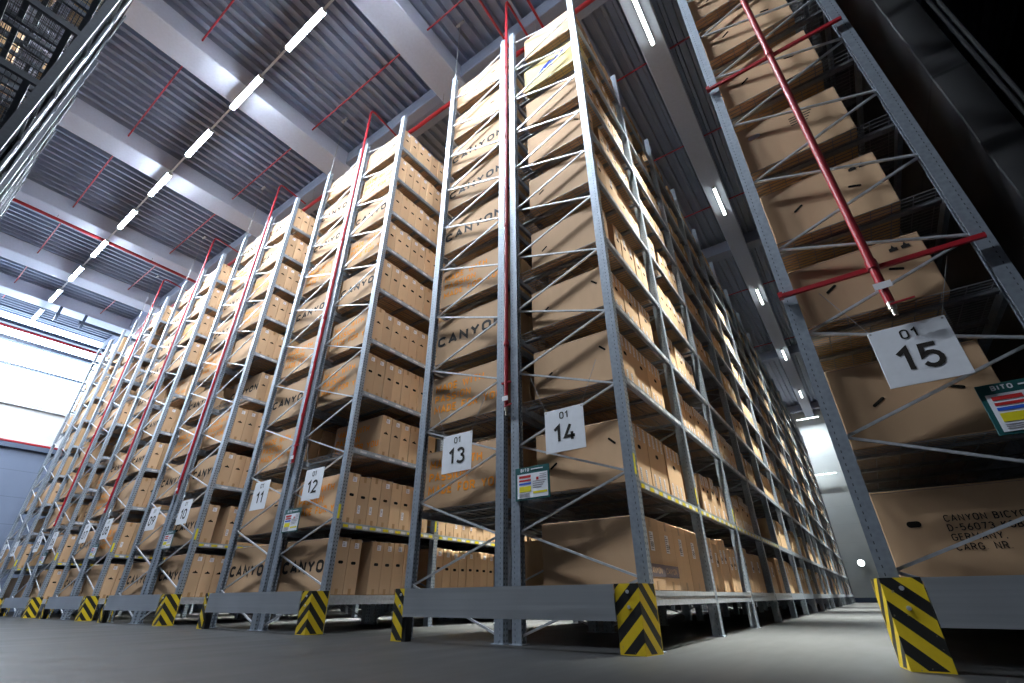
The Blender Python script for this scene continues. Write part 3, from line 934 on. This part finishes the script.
# ------------------------------------------------------------------ opposite rack rows (across the cross aisle, mostly overhead left)
OPP = {}
for k in range(1, 5):
    xr = XR[k]
    OPP[k] = ((xr-FW, 1), (xr-PAIRW, -1))
omass = MB(); r = random.Random(5)
onum = 0
for k, prs in OPP.items():
    for n_, (xl, side) in enumerate(prs):
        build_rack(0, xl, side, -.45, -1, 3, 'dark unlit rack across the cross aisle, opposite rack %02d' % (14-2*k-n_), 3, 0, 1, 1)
        for lv, z in enumerate(LV):
            for bay in range(3):
                y = -.45-PD-.03-BAY*bay; ye = -.45-BAY*(bay+1)+.02
                T = .23
                while y-T > ye:
                    if not (lv == 9 and k <= 2) or r.random() < .3: y -= T; continue
                    x1 = xl+FW-.06-r.uniform(0, .03) if side > 0 else xl+.06+1.3
                    yy0 = y-T+.005
                    if bay == 0 and y > -.6 and lv in (9,):
                        o = obj('cardboard_box', carton_mesh(1.30, T-.006, .70, 'box')[0], None, (x1-.65, yy0, z+.001))
                        tag(o, 'shaded brown carton on the %s shelf of the rack opposite rack %02d' % (ORD[lv], 14-2*k-n_), 'box', 'cartons on the racks')
                        obj('tape_strip', MB().box(-.025, .025, .0, .001, 0, .1).mesh('tape_strip', M['tape']), o, (0, T-.006, .6))
                    else:
                        omass.cbox(x1-1.3, x1, yy0, y, z+.001, z+.70, .004)
                    y -= T
tag(obj('cardboard_box_rows', omass.mesh('cardboard_box_rows', M['box_mass'])), 'unlit cartons filling the racks across the cross aisle', 'boxes', 'cartons on the racks', 'stuff')

# ------------------------------------------------------------------ the building
struct('floor', box_mesh('floor', M['floor'], -32, 8, -10, 43, -.1, 0))
def roof():
    m = MB(); p = .30; x = -32.2; zb, zt = 13.2, 13.36; prof = []
    while x < 8:
        prof += [(x, zb), (x+.075, zb), (x+.105, zt), (x+.27, zt)]; x += p
    prof.append((x, zb))
    i0 = len(m.v)
    for y in (-10, 43):
        m.v += [(a, y, b) for a, b in prof]
    n = len(prof)
    for j in range(n-1):
        m.f.append((i0+j, i0+n+j, i0+n+j+1, i0+j+1)); m.mi.append(0)
    m.box(-32.3, 8.3, -10, 43, 13.5, 13.6)
    return m.mesh('ceiling', M['roof'])
struct('ceiling', roof())
for i, xc in enumerate((-.82, -5.78, -10.65, -15.45, -20.53, -24.9, -28.4)):
    w = .30 if i == 0 else .42
    struct('ceiling_beam', MB().cbox(-w, w, -10, 42, 0, .6, .02).mesh('ceiling_beam', M['beam']), (xc, 0, 12.62))
for y0 in (5.25, 17.0, 28.8, 39.8, -7.5):
    m = MB().cbox(-32, 6, 0, .28, .0, .5, .02).cbox(-32, 6, .28, .75, .16, .5, .02)
    struct('ceiling_beam', m.mesh('ceiling_beam', M['tbeam']), (0, y0, 12.7))

WX = -31.5
m = MB().box(WX-.2, WX, -10, 43, 0, 6.8)
struct('wall_left', m.mesh('wall_left', M['wall_panel']))
struct('wall_left', MB().box(WX-.2, WX, -10, 43, 6.8, 8.72).box(WX-.2, WX, -10, -5, 8.72, 13.3).box(WX-.2, WX, 14, 43, 8.72, 13.3).mesh('wall_left', M['white_wall']))
struct('trim_1', MB().cbox(WX, WX+.18, -10, 43, 6.70, 6.92, .01).mesh('trim_1', M['frame_blue']))
struct('trim_2', MB().cbox(WX, WX+.12, -10, 43, 8.62, 8.75, .01).mesh('trim_2', M['white_wall']))
win = struct('window_1', None, (WX-.1, 0, 8.72))
m = MB()
for z0, z1, dd in ((0, .07, .10), (1.74, 1.83, .10), (2.9, 3.08, .2), (3.68, 3.86, .22), (4.45, 4.58, .10)): m.box(-dd/2, dd/2+.1, -5, 14, z0, z1)
for y in (-5, 14): m.box(-.06, .1, y-.06, y+.06, 0, 4.58)
obj('window_frame', m.mesh('window_frame', M['frame_blue']), win)['kind'] = 'structure'
obj('pane', MB().box(-.012, .0, -5, 14, 0, 4.5).mesh('pane', M['glass']), win)['kind'] = 'structure'

struct('wall_back', box_mesh('wall_back', M['dark_wall'], -32, 8, -10.2, -10, 0, 13.5))
struct('wall_far', box_mesh('wall_far', M['wall_far'], -32, 8, 42, 42.2, 0, 13.5))
struct('baseboard_far', box_mesh('baseboard_far', M['frame_blue'], -32, 1.9, 41.97, 42, 0, .28))
struct('wall_right', box_mesh('wall_right', M['dark_wall'], 7.0, 7.2, -10, 43, 0, 13.5))  # darkness of the hall beyond is put into the wall colour
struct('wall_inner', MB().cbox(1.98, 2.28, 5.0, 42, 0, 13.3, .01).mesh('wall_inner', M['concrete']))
m = MB()
for i, (x, y) in enumerate(((2.33, 4.96), (2.39, 4.96))): m.tube([(x, y, 0), (x, y, 13.2)], .02, 8)
c = thing('conduit', 'dark vertical conduit pair on the end of the concrete wall', 'conduit', (2.36, 4.96, 0))
m = MB()
for x in (-.03, .03): m.tube([(x, 0, 0), (x, 0, 13.1)], .02, 8)
obj('pipes', m.mesh('pipes', M['dark']), c)

t = thing('duct_pipe', 'dark pipe with brackets hung under the ceiling beam nearest the tall window', 'pipe', (-28.0, 3.4, 12.16))
obj('tube', MB().tube([(0, 0, 0), (0, .25, .03), (0, 2.6, .03)], [.10, .085, .085], 12).mesh('tube', M['frame_blue']), t)
for yy in (-.8, .15):
    obj('bracket', MB().box(-.05, .05, yy-.05, yy+.05, -.30, .46).box(-.16, .16, yy-.07, yy+.07, -.05, .05).mesh('bracket', M['frame_blue']), t)

# ------------------------------------------------------------------ daylight, camera, view
W = bpy.data.worlds.new('World'); S.world = W; W.use_nodes = True
bg = W.node_tree.nodes['Background']; bg.inputs[0].default_value = (.72, .86, 1.0, 1); bg.inputs[1].default_value = 11.0
pl = bpy.data.lights.new('window_daylight', 'AREA'); pl.shape = 'RECTANGLE'; pl.size = 19; pl.size_y = 4.5
po = bpy.data.objects.new('window_daylight', pl); COL.objects.link(po); po.location = (WX-.3, 4.5, 11.0)
po.rotation_euler = (0, -math.pi/2, 0); pl.cycles.is_portal = True

cam = bpy.data.cameras.new('camera'); co = bpy.data.objects.new('camera', cam); COL.objects.link(co)
Rm = ((0.81524521, 0.57908413, -0.00606783), (0.28600331, -0.39348566, 0.87371113), (0.50356465, -0.71402424, -0.48640727))
rot = Matrix(Rm).transposed()
co.matrix_world = Matrix.Translation((0, 0, .4)) @ rot.to_quaternion().normalized().to_matrix().to_4x4()
cam.sensor_width = 36; cam.lens = 460.743/1024*36; cam.clip_start = .02; cam.clip_end = 200
S.camera = co
S.view_settings.view_transform = 'Standard'; S.view_settings.look = 'None'; S.view_settings.gamma = 1
S.view_settings.use_curve_mapping = False; S.view_settings.exposure = -0.12
try:
    S.cycles.use_denoising = True; S.cycles.max_bounces = 6; S.cycles.diffuse_bounces = 4
    S.cycles.sample_clamp_indirect = 8
except Exception: pass
